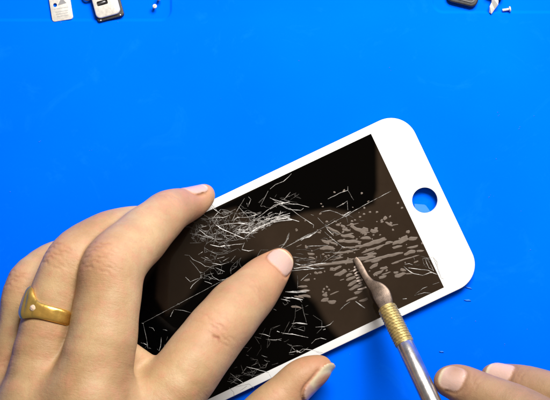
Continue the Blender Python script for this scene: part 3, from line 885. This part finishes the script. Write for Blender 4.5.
palm = [pts3([(140, 436, 46, 36), (105, 640, 36, 38)]), pts3([(88, 405, 54, 37), (82, 650, 38, 40)]), pts3([(36, 415, 48, 34), (55, 650, 37, 40)]), pts3([(6, 430, 41, 29), (28, 640, 32, 38)]),
        pts3([(140, 440, 34, 34), (40, 440, 30, 32)]), pts3([(135, 600, 30, 42), (170, 520, 26, 36), (150, 450, 34, 34)]), pts3([(75, 640, 34, 52), (70, 760, 34, 62)]), pts3([(88, 405, 50, 34), (36, 415, 45, 32)]), pts3([(140, 436, 44, 34), (88, 405, 51, 36)])]
nails_l = [Nail(index[0], index[2], (0.10, 0.10, 1), 0.42, 1.28, R(15.5, 8) * 1.0),
           Nail(middle[0], middle[2], U(-.25, -.88, .52), 0.2, 1.05, R(11.5, 8), t=0.36),
           Nail(thumb[0], thumb[2], U(.66, .66, .36), -0.5, 1.62, R(15.5, 8), 1.3, t=0.6, sink=0.25, free=12)]
dirs = lambda f, i, j: f[i][0] - f[j][0]
def top_of(pt, up): up = np.array(up, float); return pt[0] + up / np.linalg.norm(up) * pt[1]
cr = [
    (top_of(index[5], (0, 0, 1)) + np.array([-1.5, -1.5, 0]), dirs(index, 4, 6), (0, 0, 1), 6.0, 9.0, (-1.2, 0.5), 0.6, 0.012),
    (top_of(index[5], (0, 0, 1)) + np.array([-1.5, -1.5, 0]), dirs(index, 4, 6), (0, 0, 1), 4.5, 6.0, (-3.6, 3.6), 0.35, 0.02),
    (top_of(index[5], (0, 0, 1)) + np.array([-0.5, -4.0, 0]), U(.55, -.83, 0), (0, 0, 1), 3.0, 3.0, (0.0,), 1.5, 0.0),
    (top_of(index[3], (0, 0, 1)), dirs(index, 2, 4), (0, 0, 1), 4.8, 5.5, (-1.0, 0.5, 1.8), 0.30, 0.012),
    (top_of(middle[6], (-.35, .35, .8)), dirs(middle, 5, 7), (-.3, .3, .85), 7.0, 8.0, (-5.0, -3.2, -1.6, 0.1, 1.7, 3.4), 0.55, 0.014),
    (top_of(middle[3], (0, .6, .8)), dirs(middle, 2, 4), (0, .6, .8), 5.0, 5.0, (-1.2, 0.4, 1.8), 0.35, 0.012),
    (top_of(ring[5], (-.5, .4, .75)), dirs(ring, 4, 6), (-.4, .35, .8), 6.0, 7.0, (-4.4, -2.6, -1.0, 0.7, 2.5), 0.55, 0.014),
    (top_of(pinky[3], (-.5, .3, .8)), dirs(pinky, 2, 4), (-.4, .3, .85), 5.0, 6.0, (-2.6, -1.0, 0.6, 2.2), 0.5, 0.016),
    (top_of(pinky[5], (-.1, 0, 1)), dirs(pinky, 4, 6), (-.1, 0, 1), 5.0, 4.0, (-1.2, 0.6, 2.0), 0.4, 0.01),
    (top_of(thumb[3], U(-.2, -.2, 1)), dirs(thumb, 2, 4), U(-.2, -.2, 1), 4.0, 6.0, (-1.5, 1.2), 0.2, 0.01),
]
webs = [(P(127, 351, 41), 3.6, P(153, 369.5, 38), 3.4, 1.6), (P(118, 368, 40), 6.0, P(156, 390, 38), 6.0, 6.0), (P(66, 352, 41), 3.5, P(80, 362, 44), 3.5, 4.0), (P(30, 372, 38), 3, P(40, 376, 40), 3, 4.0)]
bumps = [(top_of(middle[6], (-.2, .2, .9)), 6.5, 0.5), (top_of(ring[5], (-.3, .3, .85)), 6, 0.45), (top_of(middle[-1], (0, 0, 1)), 9, 1.2), (top_of(ring[-1], (0, 0, 1)), 8, 1.0), (top_of(index[5], (0, 0, 1)), 7, 0.4), (top_of(index[-1], (0, 0, 1)), 9, 0.9)]
build_hand('hand', 'hand wearing a gold ring, pressing its index finger on the shattered display', [index, middle, ring, pinky, thumb], palm, nails_l, cr, webs, M['skin'], 0.45, bumps)

# right hand ----------------------------------------------------------
pts3r = lambda l: pts3([(x - 6, y - 4, z, r) for x, y, z, r in l])
r_index = pts3r([(454, 385.5, 30, 14), (464, 387, 31, 17.5), (480, 395, 34, 20.5), (505, 407, 39, 23.5), (535, 422, 45, 26), (575, 446, 52, 30), (660, 500, 55, 36)])
r_mid = pts3r([(499, 379.5, 22, 12), (508, 382.5, 23, 15), (524, 388, 26, 18.5), (548, 397, 32, 22.5), (590, 412, 40, 27), (625, 430, 46, 30), (690, 480, 50, 36)])
r_ring = pts3r([(610, 432, 10, 17), (596, 420, 14, 20), (592, 410, 24, 24), (625, 408, 36, 27), (715, 460, 42, 34)])
r_pinky = pts3r([(650, 420, 9, 15), (638, 410, 14, 18), (640, 400, 22, 21), (668, 405, 30, 23), (735, 440, 36, 30)])
r_thumb = pts3r([(472, 434, 30, 14), (486, 441, 30, 19), (510, 455, 32, 22), (545, 482, 36, 26), (600, 530, 38, 32), (690, 590, 36, 42)])
r_palm = [pts3r([(660, 502, 52, 34), (790, 610, 40, 38)]), pts3r([(690, 482, 49, 34), (800, 595, 40, 40)]), pts3r([(715, 462, 42, 32), (808, 575, 38, 40)]), pts3r([(735, 445, 36, 28), (812, 560, 34, 38)]),
          pts3r([(690, 590, 34, 42), (640, 530, 40, 34)]), pts3r([(800, 585, 36, 50), (880, 660, 36, 58)])]
nails_r = [Nail(r_index[0], r_index[2], U(-.25, -.50, .80), 0.3, 1.25, R(12, 30)), Nail(r_mid[0], r_mid[2], U(-.1, -.62, .75), 0.2, 1.22, R(11.5, 22))]
cr_r = [(top_of(r_index[2], U(0, -.5, .8)), dirs(r_index, 1, 3), U(0, -.5, .8), 5, 4.5, (-1.0, 0.6, 2.0), 0.5, 0.012), (top_of(r_mid[2], U(0, -.5, .8)), dirs(r_mid, 1, 3), U(0, -.5, .8), 5, 4.5, (-1.0, 0.6, 2.0), 0.5, 0.012)]
build_hand('hand', 'darker hand with only two fingertips showing, gripping the scraper handle', [r_index, r_mid, r_ring, r_pinky, r_thumb], r_palm, nails_r, cr_r, [], M['skin2'], 0.6)

# ------------------------------------------------------------------ gold ring
def build_ring():
    c = P(50.5, 314, 43); A = P(57, 298, 42) - P(47, 332, 44); A /= np.linalg.norm(A)
    r = R(27.3, 43) + 0.05
    up = np.array([0, 0, 1.0]); up -= A * (up @ A); up /= np.linalg.norm(up); side = np.cross(A, up)
    if side[0] > 0: side = -side       # side points to picture left
    t = empty('finger_ring', c, 'gold signet ring with flared engraved face and pale stone on a finger', 'ring')
    n = 240; m = 24; V = []; F = []
    th0 = math.radians(38)             # angle of the engraved face: 0 = picture left, 90 = up
    for i in range(n):
        th = 2 * math.pi * i / n
        d = math.atan2(math.sin(th - th0), math.cos(th - th0))
        g = math.exp(-(d / 0.42) ** 2)
        wu = 2.3 + 4.4 * math.exp(-((d + 0.05) / 0.40) ** 2); wl = 2.4 + 1.4 * g
        rad = side * math.cos(th) + up * math.sin(th)
        thick = 1.0 + 0.55 * g
        prof = []
        for j in range(m):
            s = j / (m - 1)
            y = -wl + (wl + wu) * s
            rr = thick * (1 - abs(2 * s - 1) ** 5 * 0.55)
            if g > 0.25:   # engraved rays on the face
                rr += 0.26 * g * (2 * abs(((d * 3.4 + (s - 0.3) * 0.5) % 1) - 0.5) - 0.5) * (1 - abs(2 * s - 1) ** 3)
            else:
                rr += 0.30 * (abs(((d * 1.9) % 1) - 0.5) - 0.25 + 0.4 * abs(((d * 1.1 + s * 1.5) % 1) - 0.5)) * (1 - abs(2 * s - 1) ** 4)
            prof.append((y, rr))
        for y, rr in prof: V.append(rad * (r + rr) + A * y)
        V.append(rad * (r - 0.1) + A * wu * 0.96); V.append(rad * (r - 0.1) - A * wl * 0.96)
    k = m + 2
    for i in range(n):
        for j in range(k):
            F.append((i * k + j, i * k + (j + 1) % k, ((i + 1) % n) * k + (j + 1) % k, ((i + 1) % n) * k + j))
    o = link('band', mesh_np('band', V, F), M['gold'], t)
    bm = bmesh.new(); bm.from_mesh(o.data); bmesh.ops.recalc_face_normals(bm, faces=bm.faces); bm.to_mesh(o.data); bm.free()
    auto_sharp(o, 42)
    # stone in a small bezel
    th = math.radians(64); rad = side * math.cos(th) + up * math.sin(th)
    bm = bmesh.new(); bmesh.ops.create_icosphere(bm, subdivisions=2, radius=1.45 * MM)
    bmesh.ops.translate(bm, verts=bm.verts, vec=Vector((rad * (r + 0.22) + A * 0.2) * MM))
    me = bpy.data.meshes.new('stone'); bm.to_mesh(me); bm.free()
    link('stone', me, M['stone'], t, smooth=False)
build_ring()

# ------------------------------------------------------------------ small parts in the trays
def box_loop(w, h, r, cx=0, cy=0): return rrect(w, h, r, 6, cx, cy)

c = P(60.5, 3, TRAY_Z); a_ = math.radians(9)
t = empty('shield_plate', (c[0], c[1], TRAY_Z), 'flat silver shield plate with round hole, left part in the tray', 'metal plate', a_)
t['label'] = 'flat white-silver metal plate with a small round dark hole and grey marks'
me = plate('plate_body', rrect(7.6, 13.0, 1.0, 6), [circle(0.72, 20, -1.9, -0.6)], 0.1, 0.9, 0.15)
o = link('plate_body', me, M['silver'], t); auto_sharp(o)
me = plate('printed_triangle', [(-0.9, -0.9), (2.3, -0.5), (1.5, 0.6), (0.7, 1.6)], [], 0.9, 0.93, 0)
link('printed_triangle', me, M['grey'], t, smooth=False)
for i in range(4):
    me = plate('printed_line', box_loop(5.2 - 0.4 * i, 0.22, 0.1, 0.1, -2.0 - i * 0.85 - (0.3 if i else 0)), [], 0.9, 0.925, 0)
    link('printed_line', me, simple('faint_print', (0.30, 0.30, 0.30), 0.5) if i == 0 else bpy.data.materials['faint_print'], t, smooth=False)

c = P(107, 5, TRAY_Z); a_ = math.radians(15)
t = empty('speaker_module', (c[0], c[1], TRAY_Z), 'small phone module with rounded silver cover, dark slot and black base', 'phone part', a_)
o = link('base', plate('base', rrect(9.8, 10.6, 1.0, 5, 0.35, -0.2), [], 0.05, 1.6, 0.2), M['black'], t); auto_sharp(o)
o = link('cover', plate('cover', rrect(9.0, 9.6, 1.8, 8, -0.1, 0.3), [rrect(4.0, 1.7, 0.5, 5, -1.2, 0.7)], 1.6, 2.5, 0.45), M['silver'], t); auto_sharp(o)
V, F = loft([(-2.7, 0.7, 1.9), (-2.3, 0.7, 2.15), (-0.2, 0.9, 2.2), (0.2, 0.9, 1.9)], [0.3, 0.45, 0.45, 0.3], [0.25, .4, .4, .25], 12)
link('contact', mesh_np('contact', V, F), M['metal_dark'], t)
V, F = loft(spline([(-4.2, 4.0, 1.0), (-6.0, 3.4, 1.4), (-7.3, 4.4, 1.2), (-7.0, 6.6, 0.9), (-5.0, 7.2, .8)], 6), [0.55] * 25, [0.28] * 25, 10)
link('flex_cable', mesh_np('flex_cable', V, F), simple('flex_dark', (0.05, 0.055, 0.09), 0.45), t)
o = link('pin', plate('pin', rrect(1.3, 3.4, 0.4, 4, 5.9, 3.4), [], 0.05, 1.9, 0.2), M['silver'], t); auto_sharp(o)
for k, (x, y) in enumerate(((3.9, -5.0), (-3.4, -5.1))):
    o = link('solder_pad', plate('solder_pad', circle(0.25, 14, x, y), [], 1.55, 1.75, 0.08), M['silver'], t)

def screw(px, py, label, lying=None, s=1.0):
    c = P(px, py, TRAY_Z)
    t = empty('screw', (c[0], c[1], TRAY_Z), label, 'screw', group='loose screws in the trays')
    if lying is None:
        axis = np.array([0.25, 0.15, 1.0]); axis /= np.linalg.norm(axis); o0 = np.array([0, 0, 0.0])
    else:
        a = math.radians(lying); axis = np.array([math.cos(a), math.sin(a), 0.12]); axis /= np.linalg.norm(axis); o0 = np.array([0, 0, 0.75])
    n = 24
    path = [o0 + axis * (i * 2.6 / (n - 1)) * s for i in range(n)]
    rr = [(0.52 + 0.09 * math.sin(i * 2.4)) * s for i in range(n)]
    V, F = loft(path, rr, rr, 16); link('shank', mesh_np('shank', V, F), M['silver'], t)
    path = [o0 + axis * (2.5 + d) * s for d in (0, 0.12, 0.5, 0.66, 0.68, 0.5)]
    rr = [s * r for r in (0.95, 1.08, 1.05, 0.7, 0.35, 0.30)]
    V, F = loft(path, rr, rr, 20); link('head', mesh_np('head', V, F), M['silver'], t)
screw(154, 8, 'tiny silver screw standing near the tray corner, lower of the pair', None, 0.75)
screw(158.5, 0, 'tiny screw beside the module, upper of the pair, half out of frame', None, 0.75)
screw(502, 10.6, 'long silver screw lying on its side by the black clip', 8, 0.95)

c = P(462, -3.2, TRAY_Z)
t = empty('connector_cover', (c[0], c[1], TRAY_Z), 'black rounded plastic clip with gold contacts at the frame edge', 'phone part', math.radians(-14))
o = link('cover', plate('cover', rrect(11.5, 6.2, 2.4, 8), [], 0.1, 2.0, 0.6), M['black'], t); auto_sharp(o)
o = link('rim', plate('rim', rrect(9.0, 3.6, 1.4, 8), [rrect(8.2, 2.8, 1.1, 8)], 2.0, 2.25, 0.1), simple('rim_grey', (0.09, 0.09, 0.09), 0.35), t); auto_sharp(o)
for i in range(4):
    link('contact', plate('contact', rrect(0.55, 0.7, 0.15, 3, -2.6 + i * 1.7, -0.6), [], 2.0, 2.12, 0.04), M['gold'], t, smooth=False)

c = P(492, 5, TRAY_Z)
t = empty('metal_bracket', (c[0], c[1], TRAY_Z), 'crumpled shiny bracket with dark end next to the long screw', 'bracket', math.radians(-20))
bm = bmesh.new()
prof = [(-1.5, 3.6, 1.4), (1.0, 3.8, 1.0), (-1.3, 2.0, 2.0), (1.4, 1.9, 1.2), (-0.7, 0.4, 1.3), (1.7, 0.2, 2.2), (-0.9, -1.2, 1.8), (1.2, -1.4, 1.0), (-0.2, -2.9, .6), (0.7, -3.2, .9)]
vs = [bm.verts.new((x * MM, y * MM, z * MM)) for x, y, z in prof]
for i in range(0, 8, 2): bm.faces.new((vs[i], vs[i + 1], vs[i + 3], vs[i + 2]))
me = bpy.data.meshes.new('bent_sheet'); bm.to_mesh(me); bm.free()
o = link('bent_sheet', me, M['silver'], t, smooth=False); md = o.modifiers.new('solid', 'SOLIDIFY'); md.thickness = 0.5 * MM
o = link('dark_end', plate('dark_end', rrect(6.2, 3.0, 0.8, 4, -0.6, 3.6), [], 0.05, 2.2, 0.4), simple('navy_plastic', (0.02, 0.024, 0.05), 0.4), t); auto_sharp(o)
o = link('bead', plate('bead', circle(0.9, 18, -2.6, 2.9), [], 2.2, 2.9, 0.35), M['silver'], t)

# ------------------------------------------------------------------ glass splinters and dust
def splinter(px, py, L, w, ang, label, z=0.0, tilt=0.12):
    c = P(px, py, z)
    a = math.radians(-ang)
    pts = [(-L / 2, -w * 0.2), (-L * 0.1, -w / 2), (L / 2, -w * 0.1), (L * 0.15, w / 2)]
    me = plate('glass_splinter', pts, [], 0.02, 0.34, 0)
    o = link('glass_splinter', me, M['clear'], None, (c[0] * MM, c[1] * MM, z * MM), smooth=False)
    o.rotation_euler = (0, 0, a)
    tag(o, label, 'glass splinter', 'glass splinters on the mat')
splinter(468.5, 287.5, 2.6, 0.55, 18, 'thin glass splinter on the mat just below the rounded panel corner')
splinter(467.5, 300, 2.6, 0.6, 8, 'second glass splinter a little lower than the one by the panel corner')
splinter(441.5, 351.5, 1.7, 0.45, 10, 'faint glass sliver on the mat above the gripping fingertip')
# larger clear flake lying inside the button hole
hp = np.array([HOLE[0] - 1.3, HOLE[1] - 2.6])
ca, sa = math.cos(ANG), math.sin(ANG)
wx, wy = pc[0] + hp[0] * ca - hp[1] * sa, pc[1] + hp[0] * sa + hp[1] * ca
me = plate('glass_flake', [(-3.4, 1.6), (-3.0, -1.6), (0.6, -2.4), (2.7, -1.6), (0.9, 0.9), (0.3, 1.3)], [], 0.0, 0.35, 0)
o = link('glass_flake', me, M['clear'], None, (wx * MM, wy * MM, 0.03 * MM), smooth=False)
tag(o, 'clear glass flake lying on the mat inside the round button hole', 'glass flake')
V = []; F = []
spots = [(497, 112), (499, 115), (518, 128), (496.5, 158), (491, 196), (489, 198), (521, 211), (535, 116), (60, 22.3), (120, 23), (527, 330), (473, 320), (351, 356), (452, 318), (12, 190), (90, 150), (300, 60), (220, 100), (390, 70), (530, 250), (505, 345), (40, 140)]
for (x, y) in spots:
    for _ in range(rng.integers(1, 3)):
        c = P(x + rng.normal(0, 1), y + rng.normal(0, 1), 0); b0 = len(V); s = rng.uniform(0.10, 0.28)
        for d in ((1, 0, 0), (-.5, .8, 0), (-.6, -.7, 0), (0, 0, 1)):
            V.append(c + np.array(d) * s + np.array([0, 0, 0.02]))
        F += [(b0, b0 + 1, b0 + 3), (b0 + 1, b0 + 2, b0 + 3), (b0 + 2, b0, b0 + 3), (b0, b0 + 2, b0 + 1)]
o = link('glass_dust', mesh_np('glass_dust', V, F), M['clear'], smooth=False)
tag(o, 'tiny glass specks scattered over the blue mat', 'glass dust', kind='stuff')

# ------------------------------------------------------------------ light, world, camera
w = bpy.data.worlds.new('World'); scene.world = w; w.use_nodes = True
nt = w.node_tree; bg = nt.nodes['Background']
tc = nt.nodes.new('ShaderNodeTexCoord'); sx = nt.nodes.new('ShaderNodeSeparateXYZ')
nt.links.new(tc.outputs['Generated'], sx.inputs[0])
nt.links.new(mixc(nt, ramp(nt, sx.outputs[2], 0.55, 0.95), (0.50, 0.50, 0.52), (0.78, 0.56, 0.39)), bg.inputs['Color'])
bg.inputs['Strength'].default_value = 0.34

def area(name, loc, target, size, power, col):
    l = bpy.data.lights.new(name, 'AREA'); l.shape = 'RECTANGLE'; l.size = size[0]; l.size_y = size[1]; l.energy = power; l.color = col
    o = bpy.data.objects.new(name, l); C.objects.link(o); o.location = loc
    o.rotation_euler = (Vector(target) - Vector(loc)).to_track_quat('-Z', 'Y').to_euler()
    return o
area('work_lamp', (0.11, 0.29, 0.32), (0.02, 0.03, 0.0), (0.26, 0.16), 5.3, (1.0, 0.965, 0.92))

cam = bpy.data.cameras.new('camera'); co = bpy.data.objects.new('camera', cam); C.objects.link(co)
co.location = (0, 0, H * MM); co.rotation_euler = (0, 0, 0)
cam.sensor_width = 36; cam.lens = 36 * (H - ZP) / (550 / S)
cam.clip_start = 0.005; cam.clip_end = 50
scene.camera = co
scene.view_settings.view_transform = 'Standard'; scene.view_settings.look = 'None'
scene.view_settings.exposure = 0; scene.view_settings.gamma = 1
scene.cycles.max_bounces = 8; scene.cycles.use_denoising = True
